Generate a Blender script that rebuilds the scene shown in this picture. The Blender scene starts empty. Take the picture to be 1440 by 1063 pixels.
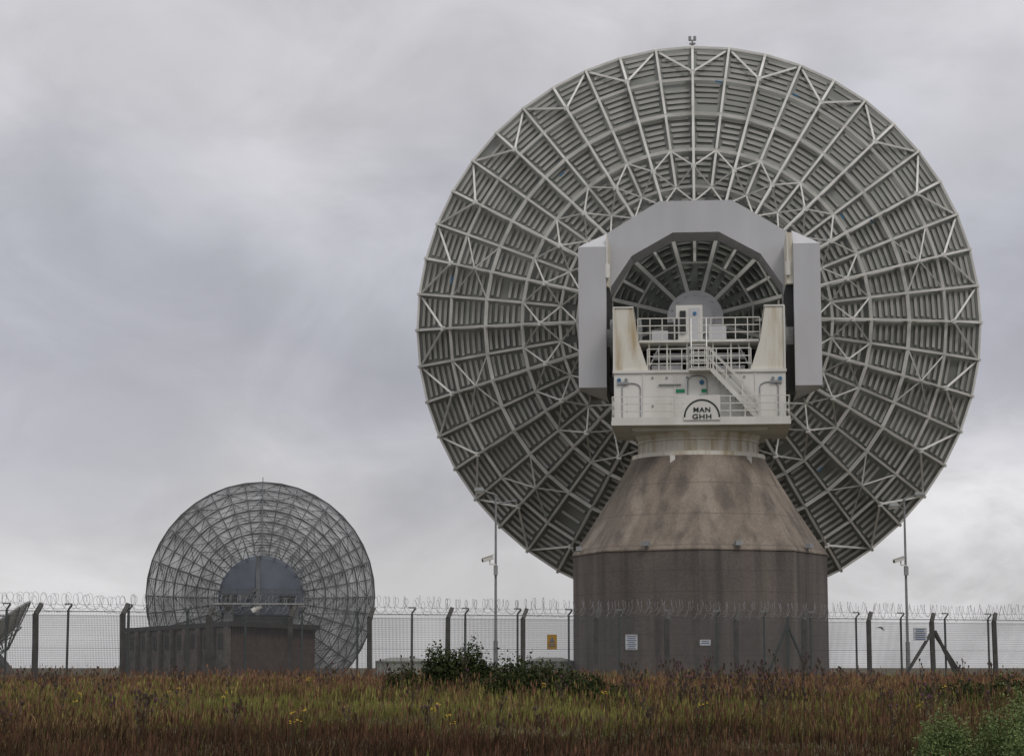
import bpy, bmesh, math, random
import numpy as np
from mathutils import Vector, Matrix
random.seed(7); rng=np.random.default_rng(11)
scene=bpy.context.scene
scene.view_settings.view_transform='Standard'; scene.view_settings.look='None'; scene.view_settings.exposure=0
R=math.radians
CAMZ=0.55

# ------------------------------------------------------------------ materials
def nodes_of(name):
    m=bpy.data.materials.new(name); m.use_nodes=True
    nt=m.node_tree; b=nt.nodes['Principled BSDF']; return m,nt,b
def mat(name,c1,c2=None,scale=1.0,rough=0.7,metal=0.0,stretch=(1,1,1),detail=6,bump=0.0,bscale=20,lo=0.35,hi=0.65):
    m,nt,b=nodes_of(name); N=nt.nodes; L=nt.links
    b.inputs['Roughness'].default_value=rough; b.inputs['Metallic'].default_value=metal
    if c2 is None: c2=tuple(x*0.85 for x in c1)
    tc=N.new('ShaderNodeTexCoord'); mp=N.new('ShaderNodeMapping'); mp.inputs['Scale'].default_value=stretch
    L.new(tc.outputs['Object'],mp.inputs['Vector'])
    nz=N.new('ShaderNodeTexNoise'); nz.inputs['Scale'].default_value=scale; nz.inputs['Detail'].default_value=detail
    L.new(mp.outputs[0],nz.inputs['Vector'])
    cr=N.new('ShaderNodeValToRGB'); cr.color_ramp.elements[0].position=lo; cr.color_ramp.elements[1].position=hi
    cr.color_ramp.elements[0].color=(*c1,1); cr.color_ramp.elements[1].color=(*c2,1)
    L.new(nz.outputs['Fac'],cr.inputs['Fac']); L.new(cr.outputs[0],b.inputs['Base Color'])
    if bump>0:
        n2=N.new('ShaderNodeTexNoise'); n2.inputs['Scale'].default_value=bscale; n2.inputs['Detail'].default_value=5
        L.new(tc.outputs['Object'],n2.inputs['Vector'])
        bp=N.new('ShaderNodeBump'); bp.inputs['Strength'].default_value=bump; bp.inputs['Distance'].default_value=0.05
        L.new(n2.outputs['Fac'],bp.inputs['Height']); L.new(bp.outputs[0],b.inputs['Normal'])
    return m
def concrete(name,c1,c2,dark,linestep,rough=0.9,light=None):
    m,nt,b=nodes_of(name); N=nt.nodes; L=nt.links
    b.inputs['Roughness'].default_value=rough
    tc=N.new('ShaderNodeTexCoord')
    def noise(scale,st,det=6):
        mp=N.new('ShaderNodeMapping'); mp.inputs['Scale'].default_value=st
        L.new(tc.outputs['Object'],mp.inputs['Vector'])
        nz=N.new('ShaderNodeTexNoise'); nz.inputs['Scale'].default_value=scale; nz.inputs['Detail'].default_value=det
        L.new(mp.outputs[0],nz.inputs['Vector']); return nz.outputs['Fac']
    a=noise(0.35,(1,1,1)); s=noise(1.3,(1,1,0.10)); f=noise(9,(1,1,1)); s2=noise(.8,(1,1,.06))
    cr=N.new('ShaderNodeValToRGB'); cr.color_ramp.elements[0].position=.35; cr.color_ramp.elements[1].position=.65
    cr.color_ramp.elements[0].color=(*c1,1); cr.color_ramp.elements[1].color=(*c2,1); L.new(a,cr.inputs['Fac'])
    def over(prev,fac,lo,hi,mx_,colr):
        r2=N.new('ShaderNodeValToRGB'); r2.color_ramp.elements[0].position=lo; r2.color_ramp.elements[1].position=hi
        r2.color_ramp.elements[0].color=(0,0,0,1); r2.color_ramp.elements[1].color=(mx_,mx_,mx_,1); L.new(fac,r2.inputs['Fac'])
        mx=N.new('ShaderNodeMixRGB'); L.new(r2.outputs[0],mx.inputs['Fac']); L.new(prev,mx.inputs[1]); mx.inputs[2].default_value=(*colr,1); return mx.outputs[0]
    o=over(cr.outputs[0],s,.44,.64,.85,dark)
    if light: o=over(o,s2,.52,.66,.8,light)
    sx=N.new('ShaderNodeSeparateXYZ'); L.new(tc.outputs['Object'],sx.inputs[0])
    d=N.new('ShaderNodeMath'); d.operation='DIVIDE'; L.new(sx.outputs['Z'],d.inputs[0]); d.inputs[1].default_value=linestep
    fr=N.new('ShaderNodeMath'); fr.operation='FRACT'; L.new(d.outputs[0],fr.inputs[0])
    lt=N.new('ShaderNodeMath'); lt.operation='LESS_THAN'; L.new(fr.outputs[0],lt.inputs[0]); lt.inputs[1].default_value=0.04
    ml=N.new('ShaderNodeMath'); ml.operation='MULTIPLY'; L.new(lt.outputs[0],ml.inputs[0]); ml.inputs[1].default_value=0.45
    m2=N.new('ShaderNodeMixRGB'); L.new(ml.outputs[0],m2.inputs['Fac']); L.new(o,m2.inputs[1]); m2.inputs[2].default_value=(*dark,1)
    m3=N.new('ShaderNodeMixRGB'); m3.blend_type='OVERLAY'; m3.inputs['Fac'].default_value=0.35; L.new(m2.outputs[0],m3.inputs[1]); L.new(f,m3.inputs[2])
    L.new(m3.outputs[0],b.inputs['Base Color'])
    bp=N.new('ShaderNodeBump'); bp.inputs['Strength'].default_value=.3; bp.inputs['Distance'].default_value=.05
    L.new(f,bp.inputs['Height']); L.new(bp.outputs[0],b.inputs['Normal'])
    return m
def attrmat(name,rough=0.9):
    m,nt,b=nodes_of(name); N=nt.nodes; L=nt.links
    b.inputs['Roughness'].default_value=rough
    b.inputs['Specular IOR Level'].default_value=0.15
    at=N.new('ShaderNodeAttribute'); at.attribute_name='Col'; L.new(at.outputs['Color'],b.inputs['Base Color'])
    return m

M_panel=mat('reflector_panel_back',(.24,.25,.23),(.16,.17,.155),scale=.35,rough=.6)
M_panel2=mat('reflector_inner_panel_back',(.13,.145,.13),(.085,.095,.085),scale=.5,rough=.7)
M_slat=mat('panel_stiffener',(.49,.49,.46),(.35,.355,.33),scale=.45,rough=.55)
M_frame=mat('painted_steel_frame',(.62,.615,.585),(.47,.465,.435),scale=.8,rough=.5)
M_rim=mat('rim_truss_paint',(.76,.755,.73),(.62,.615,.59),scale=.8,rough=.5)
M_white=mat('white_paint',(.70,.69,.66),(.57,.56,.52),scale=.7,rough=.45,stretch=(1,1,.25))
M_stain=mat('stained_white_paint',(.67,.65,.58),(.40,.30,.16),scale=1.1,rough=.55,stretch=(2,2,.3),lo=.47,hi=.77)
M_cw=mat('counterweight_paint',(.51,.515,.54),(.45,.455,.475),scale=.5,rough=.45,stretch=(1,1,.3))
M_dark=mat('dark_parts_gap_shade',(.03,.03,.03),(.02,.02,.02))  # for dark parts; also paints shade into gaps and the deck interior
M_black=mat('black_paint',(.02,.03,.03),(.015,.02,.02))
M_grey=mat('grey_metal',(.30,.31,.32),(.22,.23,.24),scale=2)
M_green=mat('exit_sign_green',(.02,.25,.12))
M_blue=mat('blue_tape',(.05,.16,.30))
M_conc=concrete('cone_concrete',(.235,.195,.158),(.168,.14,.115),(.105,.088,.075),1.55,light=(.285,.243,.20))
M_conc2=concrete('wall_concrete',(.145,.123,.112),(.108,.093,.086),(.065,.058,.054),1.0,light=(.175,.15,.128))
M_post=mat('weathered_post',(.070,.067,.062),(.042,.042,.040),scale=3)
M_post2=mat('green_steel_post',(.05,.065,.06),(.04,.05,.05),scale=3)
M_wire=mat('fence_wire',(.085,.09,.095),(.06,.065,.07),scale=3)
M_razor=mat('galvanised_razor_wire',(.30,.30,.31),(.20,.20,.21),scale=5,metal=.3,rough=.5)
M_pole=mat('galvanised_pole',(.24,.25,.25),(.17,.18,.18),scale=3,rough=.5)

# ------------------------------------------------------------------ mesh builder
class MB:
    def __init__(s): s.v=[]; s.f=[]; s.m=[]
    def add(s,vs,fs,mi=0):
        o=len(s.v); s.v+= [tuple(v) for v in vs]
        for f in fs: s.f.append(tuple(i+o for i in f)); s.m.append(mi)
    def box(s,c,d,mi=0,rot=None):
        x,y,z=d[0]/2,d[1]/2,d[2]/2
        vs=[Vector(p) for p in ((-x,-y,-z),(x,-y,-z),(x,y,-z),(-x,y,-z),(-x,-y,z),(x,-y,z),(x,y,z),(-x,y,z))]
        if rot is not None: vs=[rot@v for v in vs]
        c=Vector(c); vs=[v+c for v in vs]
        s.add(vs,[(0,3,2,1),(4,5,6,7),(0,1,5,4),(1,2,6,5),(2,3,7,6),(3,0,4,7)],mi)
    def b2(s,x0,x1,y0,y1,z0,z1,mi=0): s.box(((x0+x1)/2,(y0+y1)/2,(z0+z1)/2),(x1-x0,y1-y0,z1-z0),mi)
    def beam(s,a,b,w,h=None,mi=0,up=None):
        h=h or w; a=Vector(a); b=Vector(b); d=(b-a)
        if d.length<1e-6: return
        d.normalize(); u=Vector(up) if up is not None else Vector((0,0,1))
        if abs(d.dot(u.normalized()))>.98: u=Vector((1,0,0)) if abs(d.x)<.9 else Vector((0,1,0))
        sd=d.cross(u).normalized()*w/2; uu=sd.cross(d).normalized()*h/2
        vs=[a-sd-uu,a+sd-uu,a+sd+uu,a-sd+uu,b-sd-uu,b+sd-uu,b+sd+uu,b-sd+uu]
        s.add(vs,[(0,3,2,1),(4,5,6,7),(0,1,5,4),(1,2,6,5),(2,3,7,6),(3,0,4,7)],mi)
    def tube(s,a,b,r,r2=None,n=8,mi=0,cap=True):
        r2=r if r2 is None else r2; a=Vector(a); b=Vector(b); d=(b-a).normalized()
        u=Vector((0,0,1)) if abs(d.z)<.9 else Vector((1,0,0))
        e=d.cross(u).normalized(); g=d.cross(e)
        vs=[]
        for p,q in ((a,r),(b,r2)):
            for i in range(n):
                t=2*math.pi*i/n; vs.append(p+e*math.cos(t)*q+g*math.sin(t)*q)
        fs=[(i,(i+1)%n,n+(i+1)%n,n+i) for i in range(n)]
        if cap: fs+=[tuple(range(n))[::-1],tuple(range(n,2*n))]
        s.add(vs,fs,mi)
    def prism(s,pts,off,mi=0):
        n=len(pts); off=Vector(off); vs=[Vector(p) for p in pts]+[Vector(p)+off for p in pts]
        fs=[tuple(range(n)),tuple(range(n,2*n))[::-1]]+[(i,n+i,n+(i+1)%n,(i+1)%n) for i in range(n)]
        s.add(vs,fs,mi)
    def hull(s,pts,mi=0):
        bm=bmesh.new()
        for p in pts: bm.verts.new(p)
        bmesh.ops.convex_hull(bm,input=bm.verts); bm.verts.index_update()
        vs=[v.co.copy() for v in bm.verts]; fs=[tuple(v.index for v in f.verts) for f in bm.faces]
        bm.free(); s.add(vs,fs,mi)
    def rail(s,a,b,h=1.1,n=6,w=.05,mi=0,levels=(1,.66,.33)):
        a=Vector(a); b=Vector(b)
        for i in range(n+1):
            p=a.lerp(b,i/n); s.beam(p,p+Vector((0,0,h)),w,mi=mi)
        for l in levels: s.beam(a+Vector((0,0,h*l)),b+Vector((0,0,h*l)),w,mi=mi)
    def obj(s,name,mats,parent=None,smooth=False,matrix=None,recalc=True):
        me=bpy.data.meshes.new(name); me.from_pydata(s.v,[],s.f)
        for m in mats: me.materials.append(m)
        me.polygons.foreach_set('material_index',s.m)
        if recalc:
            bm=bmesh.new(); bm.from_mesh(me); bmesh.ops.recalc_face_normals(bm,faces=bm.faces); bm.to_mesh(me); bm.free()
        if smooth: me.polygons.foreach_set('use_smooth',[True]*len(me.polygons))
        me.update()
        o=bpy.data.objects.new(name,me); scene.collection.objects.link(o)
        if parent: o.parent=parent
        if matrix is not None: o.matrix_local=matrix
        return o
def empty(name,loc=(0,0,0),rz=0):
    e=bpy.data.objects.new(name,None); scene.collection.objects.link(e); e.location=loc; e.rotation_euler=(0,0,rz); return e

# ------------------------------------------------------------------ ground
def sm(t): t=np.clip(t,0,1); return t*t*(3-2*t)
def gz(x,y):
    x=np.asarray(x,float); y=np.asarray(y,float)
    z=-1.05*(1-sm(y/68.0))-.20*sm((78-y)/9.0)-.10*sm((-x-4)/10)*sm((78-y)/9.0)
    z=z-6.0*sm((y-140)/60.0)
    b=.06*np.sin(x*.21+1.3)*np.sin(y*.17+.4)+.045*np.sin(x*.63+y*.31)+.03*np.sin(x*1.3-y*.9)
    w=sm((74-y)/14.0)*sm((y+60)/50)
    return z+b*w
def build_ground():
    xs=np.concatenate([[-6000,-2500,-1000,-400,-200,-120],np.arange(-80,81,1.0),[120,200,400,1000,2500,6000]])
    ys=np.concatenate([[-6000,-1500,-400,-150,-80],np.arange(-40,80,1.0),np.arange(80,230,8.0),[260,400,800,2000,6000]])
    X,Y=np.meshgrid(xs,ys); Z=gz(X,Y)
    v=np.stack([X,Y,Z],-1).reshape(-1,3); nx=len(xs)
    f=[(j*nx+i,j*nx+i+1,(j+1)*nx+i+1,(j+1)*nx+i) for j in range(len(ys)-1) for i in range(nx-1)]
    me=bpy.data.meshes.new('ground'); me.from_pydata(v.tolist(),[],f); me.polygons.foreach_set('use_smooth',[True]*len(f))
    me.materials.append(mat('heath_soil',(.055,.050,.022),(.095,.068,.032),scale=.5,rough=1,bump=.6,bscale=3)); me.update()
    o=bpy.data.objects.new('ground',me); scene.collection.objects.link(o)
build_ground()

# ------------------------------------------------------------------ dish builder
def dish(parent,Rr,foc,matrix,spec):
    def S(r,a,off):
        return Vector((r*math.sin(a),-r*math.cos(a),r*r/(4*foc)-off))
    mb=MB(); nr=14; na=96; r0=spec['r0']*Rr
    vs=[]
    for i in range(nr+1):
        r=r0+(Rr-r0)*i/nr
        for j in range(na): vs.append(S(r,2*math.pi*j/na,0))
    for i in range(nr):
        ri=(r0+(Rr-r0)*(i+.5)/nr)/Rr
        for j in range(na):
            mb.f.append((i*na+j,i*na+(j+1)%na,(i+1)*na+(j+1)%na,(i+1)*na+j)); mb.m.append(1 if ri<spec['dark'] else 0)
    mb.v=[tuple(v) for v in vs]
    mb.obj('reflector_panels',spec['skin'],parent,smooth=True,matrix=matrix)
    return S

# ================================================================== MAIN ANTENNA
ant=empty('satellite_dish',(9.38,107,0),-R(5.1))
el=R(6); RR=16.05; FO=10.4
vert=Vector((-.08,14,19.80))-Vector((0,math.cos(el),math.sin(el)))*(RR*RR/(4*FO))
MD=Matrix.Translation(vert)@Matrix.Rotation(-(math.pi/2-el),4,'X')
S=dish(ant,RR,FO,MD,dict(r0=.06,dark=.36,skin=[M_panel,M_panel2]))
TW=2*math.pi
mb=MB()
r=1.9
breaks=[.20,.335,.465,.60,.735,.87,1.0]
while r<RR-.15:
    n=24 if r<RR*.335 else 48
    if min(abs(r/RR-b) for b in breaks)>.012:
        for k in range(n):
            a0=TW*k/n; a1=TW*(k+1)/n; g=.15/r
            a0+=g+random.uniform(0,.14/r); a1-=g+random.uniform(0,.14/r)
            if n==24:
                am=(a0+a1)/2
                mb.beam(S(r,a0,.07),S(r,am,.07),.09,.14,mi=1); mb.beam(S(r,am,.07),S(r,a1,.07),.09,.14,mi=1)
            else:
                if random.random()<.98: mb.beam(S(r,a0,.08+random.uniform(-.01,.02)),S(r,a1,.08),.15,.13,mi=0)
    r+=.345
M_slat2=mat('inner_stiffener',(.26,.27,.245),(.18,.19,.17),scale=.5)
mb.obj('panel_stiffeners',[M_slat,M_slat2],ant,matrix=MD)
mb=MB(); U=.38
def dn(t): return .54+2.3*max(0,(1-t))**1.1
rb=[.335,.465,.60,.735,.87,1.0]
A=lambda k: TW*k/48
for k in range(48):
    main=(k%2==0)
    seq=[.20,.335]+rb[1:] if main else rb[1:]
    for a,b in zip(seq[:-1],seq[1:]):
        mb.beam(S(a*RR,A(k),U),S(b*RR,A(k),U),.15 if main else .13,.2)
    mb.beam(S(RR-.1,A(k),.1),S(RR+.12,A(k),.1),.16,.2,mi=1)
    mb.beam(S(RR,A(k),0),S(RR,A(k),U+.05),.1,mi=1)
for t in rb:
    n=48 if t>.4 else 24
    w={1.0:.12,.87:.16,.735:.20,.60:.19,.465:.16,.335:.16}[t]
    for k in range(n):
        a0=TW*k/n; a1=TW*(k+1)/n
        mb.beam(S(t*RR,a0,U),S(t*RR,a1,U),w,mi=1 if t==1.0 else 0)
        if t==1.0: mb.beam(S(RR,a0,.04),S(RR,a1,.04),.08,mi=1)
low=[.40,.53,.665,.80,.895]
LN={}
for k in range(0,48,2):
    for t in low: LN[k,t]=S(t*RR,A(k),dn(t))
    for a,b in zip(low[:-1],low[1:]): mb.beam(LN[k,a],LN[k,b],.11)
    mb.beam(LN[k,.895],S(RR,A(k),U),.12,mi=1)
    for t,u0,u1 in ((.40,.335,.465),(.53,.465,.60),(.665,.60,.735),(.80,.735,.87),(.895,.87,1.0)):
        mb.beam(LN[k,t],S(u0*RR,A(k),U),.075)
        if t!=.895: mb.beam(LN[k,t],S(u1*RR,A(k),U),.075)
    for s in (-1,1): mb.beam(LN[k,.895],S(RR,A(k+s),.15),.11,mi=1)
    for s in (-1,1):
        mb.beam(LN[k,.53],S(.60*RR,A(k+s),U),.085)
        mb.beam(LN[k,.53],S(.465*RR,A(k+s),U),.085)
        mb.beam(LN[k,.40],S(.465*RR,A(k+s),U),.085)
    if 10<=k<=38 and k%4==2:
        for s in (-1,1):
            mb.beam(LN[k,.80],S(.735*RR,A(k+s),U),.075)
            mb.beam(LN[k,.80],S(.87*RR,A(k+s),U),.075)
for k in range(0,48,2):
    mb.beam(LN[k,.40],LN[(k+2)%48,.40],.12)
    for t in (.895,.53): mb.box(LN[k,t],(.26,.26,.1),mi=1)
mb.obj('backup_frame',[M_frame,M_rim],ant,matrix=MD)
mb=MB()
for k in range(12):
    a=TW*(k+.5)/12
    mb.beam(S(1.4,a,1.3),S(.335*RR,a,.9),.2,.35)
    mb.beam(S(.335*RR,a,.9),S(.40*RR,a,1.9),.16)
    for t,o in ((.20,1.15),(.29,.98)):
        a2=TW*(k+1.5)/12; mb.beam(S(t*RR,a,o),S(t*RR,a2,o),.10)
mb.tube((0,0,-2.3),(0,0,.1),1.5,n=40,mi=1)
mb.tube((0,0,-2.55),(0,0,-2.3),.95,n=32,mi=1)
for k in range(16):
    a=TW*k/16; mb.tube((1.3*math.cos(a),1.3*math.sin(a),-2.36),(1.3*math.cos(a),1.3*math.sin(a),-2.3),.06,n=6,mi=1)
mb.obj('hub',[M_slat,M_cw],ant,matrix=MD)
mb=MB()
for t,kk in ((.88,3.1),(.86,.7),(.70,-5.6),(.62,7.2),(.70,7.9),(.88,-10.6),(.66,18.6)):
    a=TW*kk/48; mb.beam(S(t*RR,a,.50),S(t*RR,a+.03,.50),.09)
mb.obj('cable_wraps',[M_blue],ant,matrix=MD)
top=MD@S(RR,0,.1)
mb=MB()
mb.tube(top,top+Vector((0,0,.45)),.05); mb.box(top+Vector((0,0,.25)),(.35,.2,.06))
for s in(-1,1): mb.tube(top+Vector((.14*s,0,.45)),top+Vector((.14*s,0,.68)),.09,n=10)
mb.beam(top+Vector((-.2,0,.45)),top+Vector((.2,0,.45)),.06)
mb.obj('obstruction_light',[M_grey],ant)

# pedestal
def oct_pt(a,Rc):
    k=TW/8; b=((a)%k)-k/2
    rr=Rc*math.cos(k/2)/math.cos(b); return rr*math.sin(a),-rr*math.cos(a)
mb=MB(); n=64
def ring(Rc,z,mix):
    out=[]
    for i in range(n):
        a=TW*i/n; x,y=oct_pt(a,Rc); cx,cy=Rc*math.sin(a),-Rc*math.cos(a)
        out.append(Vector((x*(1-mix)+cx*mix,y*(1-mix)+cy*mix,z)))
    return out
def loft(mb,rings,mi):
    for a,b in zip(rings[:-1],rings[1:]):
        mb.add(a+b,[(i,(i+1)%n,n+(i+1)%n,n+i) for i in range(n)],mi)
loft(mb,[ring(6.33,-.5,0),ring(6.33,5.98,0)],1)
loft(mb,[ring(6.38,5.98,0),ring(6.38,6.04,0)],0)
mb.add(ring(6.33,5.98,0)+ring(6.38,5.98,0),[(i,(i+1)%n,n+(i+1)%n,n+i) for i in range(n)],0)
cr=[]
for j in range(13):
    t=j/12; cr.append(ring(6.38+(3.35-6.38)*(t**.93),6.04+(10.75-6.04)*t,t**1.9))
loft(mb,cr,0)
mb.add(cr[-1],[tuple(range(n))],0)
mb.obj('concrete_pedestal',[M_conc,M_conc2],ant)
mb=MB()
mb.tube((0,0,10.75),(0,0,10.95),3.35,n=48); mb.tube((0,0,10.95),(0,0,11.55),2.95,2.95,n=48)
mb.tube((0,0,11.55),(0,0,11.63),3.05,n=48); mb.tube((0,0,11.63),(0,0,12.05),2.97,3.2,n=48)
for k in range(32):
    a=TW*k/32; mb.beam((2.97*math.sin(a),2.97*math.cos(a),10.95),(2.97*math.sin(a),2.97*math.cos(a),11.55),.06,.12)
mb.obj('azimuth_bearing_collar',[M_stain],ant)
mb=MB()
for x in (-1.25,2.5):
    y=-math.sqrt(3.5**2-x*x); mb.box((x,y+.1,10.55),(.25,.2,.35))
for a in (-78,-25,18,62):
    x,y=oct_pt(R(a)%TW,6.5); mb.box((x,y,6.30),(.34,.25,.22),1,Matrix.Rotation(R(a)+0,3,'Z')); mb.beam((x*.97,y*.97,6.0),(x,y,6.3),.06,mi=1)
mb.obj('floodlights',[M_white,M_grey],ant)

# ---------------- turret / platforms
mb=MB()
T=[M_white,M_stain,M_dark,M_grey,M_green,M_blue,M_cw,M_black]
mb.b2(-3.3,3.3,-3.2,3.2,11.95,12.14,0)
mb.b2(-4.3,4.4,-4.0,3.0,12.14,12.34,0)
mb.b2(-4.2,4.22,-2.9,3.0,12.34,14.84,0)
mb.b2(-4.25,4.27,-2.98,3.0,14.84,14.98,0)
yf=-2.9
for x in (-2.75,-1.2,.95,2.75): mb.b2(x-.03,x+.03,yf-.05,yf,12.4,14.8,0)
def door(x,z0,w,h,arch=True):
    pts=[(x-w/2,yf-.03,z0),(x+w/2,yf-.03,z0),(x+w/2,yf-.03,z0+h-.2)]
    if arch: pts+=[(x+w/2*math.cos(t),yf-.03,z0+h-.2+.25*math.sin(t)) for t in (R(30),R(60),R(90),R(120),R(150))]
    pts+=[(x-w/2,yf-.03,z0+h-.2)]
    for a,b in zip(pts,pts[1:]+pts[:1]): mb.beam(a,b,.04,.05,3)
door(-3.35,12.45,.9,1.85); door(3.4,12.45,.9,1.85); door(-.1,12.45,.95,2.2)
mb.b2(-.02,.3,yf-.04,yf-.005,13.55,13.75,4); mb.b2(-1.15,-.72,yf-.04,yf-.005,13.85,14.02,4); mb.b2(.1,.4,yf-.04,yf-.005,13.85,14.02,4)
for s in (-1,1):
    mb.b2(s*3.75-.28,s*3.75+.28,yf-.1,yf-.005,14.28,14.40,3)
    mb.tube((s*3.95,yf-.08,14.5),(s*3.95,yf,14.5),.1,n=12,mi=5); mb.tube((s*3.6,yf-.08,14.52),(s*3.6,yf,14.52),.08,n=12,mi=3)
mb.tube((-2.0,yf-.07,14.25),(-.9,yf-.07,14.25),.04,mi=3)
for x,z in ((-2.3,14.6),(-1.6,14.6),(-.6,14.6),(1.5,14.6),(2.2,14.6),(-2.3,13.2),(1.5,13.9)):
    mb.tube((x,yf-.04,z),(x,yf,z),.06,n=10,mi=3)
mb.tube((.12,yf-.06,14.35),(.12,yf,14.35),.12,n=14,mi=5)
L1=[(-4.18,0,14.98),(-4.18,0,18.1),(-3.25,0,18.1),(-3.0,0,16.5),(-2.5,0,14.98)]
mb.prism([(x,-2.85,z) for x,_,z in L1],(0,4.2,0),1)
mb.prism([(-x+.02,-2.85,z) for x,_,z in L1],(0,4.2,0),1)
for s in (-1,1):
    mb.b2(s*3.72-.5,s*3.72+.5,-2.9,1.4,18.1,18.18,0)
    mb.beam((s*4.2,-2.89,15.0),(s*4.2,-2.89,18.1),.08,.08,0)
    mb.tube((s*4.15,.6,17.0),(s*4.75,.6,17.0),1.1,n=28,mi=3)
mb.b2(-3.0,3.0,-1.2,1.8,16.62,16.74,0)
mb.rail((-3.05,-1.2,16.74),(3.05,-1.2,16.74),1.1,10,.045)
mb.rail((-2.55,-2.6,14.98),(2.55,-2.6,14.98),1.1,9,.045)
mb.rail((-4.25,-3.95,12.34),(4.35,-3.95,12.34),1.2,12,.05,levels=(1,.7,.4))
mb.rail((-4.25,-3.95,12.34),(-4.25,-2.95,12.34),1.2,1,.05); mb.rail((4.35,-3.95,12.34),(4.35,-2.95,12.34),1.2,1,.05)
mb.b2(-4.28,4.38,-4.0,-3.97,12.34,12.52,0)
mb.b2(-1.15,.2,.3,1.8,16.74,18.75,0); mb.b2(-.95,-.65,.2,.3,17.3,18.45,2); mb.b2(-.45,.05,.24,.3,16.9,18.6,6)
mb.tube((-.2,.2,18.3),(-.2,.24,18.3),.1,mi=5)
mb.b2(.5,1.4,.6,1.8,16.74,17.7,6); mb.b2(-2.4,-1.5,.6,1.8,16.74,17.5,6)
mb.b2(-3.0,-2.9,-.8,1.5,16.74,17.9,3)
mb.tube((-1.1,-.3,16.74),(-1.1,-.3,18.0),.06,mi=2)
mb.b2(-1.55,-1.2,-.5,-.2,16.9,17.75,2)
mb.b2(-2.9,2.9,1.7,1.8,14.98,16.62,2)  # near-black sheet: shade of the deck interior painted as colour
for x0,x1,z in ((-2.3,-.6,15.9),(.6,2.3,15.9),(-2.4,-.9,15.3),(.9,2.3,15.25)):
    mb.b2(x0,x1,-.2,.5,z,z+.3,6)
for x in (-2.5,-1.6,-.6,.7,1.6,2.5): mb.beam((x,-.9,14.98),(x,-.9,16.62),.08,mi=0)
for a,b in (((-2.7,-1,15),(-1.9,-1,16.6)),((2.7,-1,15),(1.9,-1,16.6)),((-.5,-.5,15),(-.5,-.5,16.6))): mb.beam(a,b,.07,mi=3)
for x in (-2.0,-1.2,.9,1.7): mb.box((x,.3,15.6),(.35,.3,.25),3)
for s in (-.38,.38):
    mb.beam((s+.0,-1.2,16.74),(s+.0,-3.1,14.98),.06,.2,0); mb.beam((s,-1.2,17.8),(s,-3.1,16.05),.05,mi=0)
    mb.beam((s,-3.1,14.98),(s,-3.1,16.05),.05,mi=0); mb.beam((s,-2.1,15.9),(s,-2.1,16.95),.05,mi=0)
for i in range(8):
    t=(i+.5)/8; mb.box((0,-1.2-1.9*t,16.74-1.76*t),(.72,.24,.04),0)
mb.b2(-.5,.75,-3.7,-2.98,14.86,14.94,0)
mb.rail((-.5,-3.68,14.94),(.45,-3.68,14.94),1.05,2,.05); mb.rail((-.5,-3.68,14.94),(-.5,-2.98,14.94),1.05,1,.05)
for y in (-3.68,-3.05):
    mb.beam((.6,y,14.9),(2.95,y,12.34),.06,.22,0); mb.beam((.5,y,16.0),(2.85,y,13.45),.05,mi=0); mb.beam((.5,y,15.5),(2.85,y,12.95),.04,mi=0)
    for t in (0,.33,.66,1): mb.beam((.55+2.35*t,y,14.9-2.56*t),(.55+2.35*t,y,16.0-2.56*t),.05,mi=0)
for i in range(12):
    t=(i+.5)/12; mb.box((.6+2.35*t,-3.36,14.9-2.56*t),(.26,.6,.04),3)
o=mb.obj('turret_platforms',T,ant); o.location=(.1,0,0)

# logo board
mb=MB()
mb.b2(-.78,1.0,-4.06,-4.01,12.36,13.58,0)
for i in range(24):
    a0=math.pi*i/24; a1=math.pi*(i+1)/24; cx,cz,r0,r1=.11,12.50,.80,.88
    p=lambda a,r:(cx+r*math.cos(a),-4.065,cz+r*math.sin(a))
    mb.prism([p(a0,r0),p(a1,r0),p(a1,r1),p(a0,r1)],(0,-.012,0),1)
o=mb.obj('logo_board',[M_white,M_black],ant); o.location=(.1,0,0)
def text(s,loc,size,parent,m,rot=(math.pi/2,0,0),sx=1):
    c=bpy.data.curves.new('lettering','FONT'); c.body=s; c.size=size; c.align_x='CENTER'; c.extrude=.008; c.offset=.02*size; c.space_character=1.12
    o=bpy.data.objects.new('lettering',c); scene.collection.objects.link(o); c.materials.append(m)
    o.parent=parent; o.location=loc; o.rotation_euler=rot; o.scale=(sx,1,1); return o
text('MAN',(.21,-4.08,12.75),.33,ant,M_black,sx=1.1); text('GHH',(.21,-4.08,12.42),.33,ant,M_black,sx=1.25)

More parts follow.
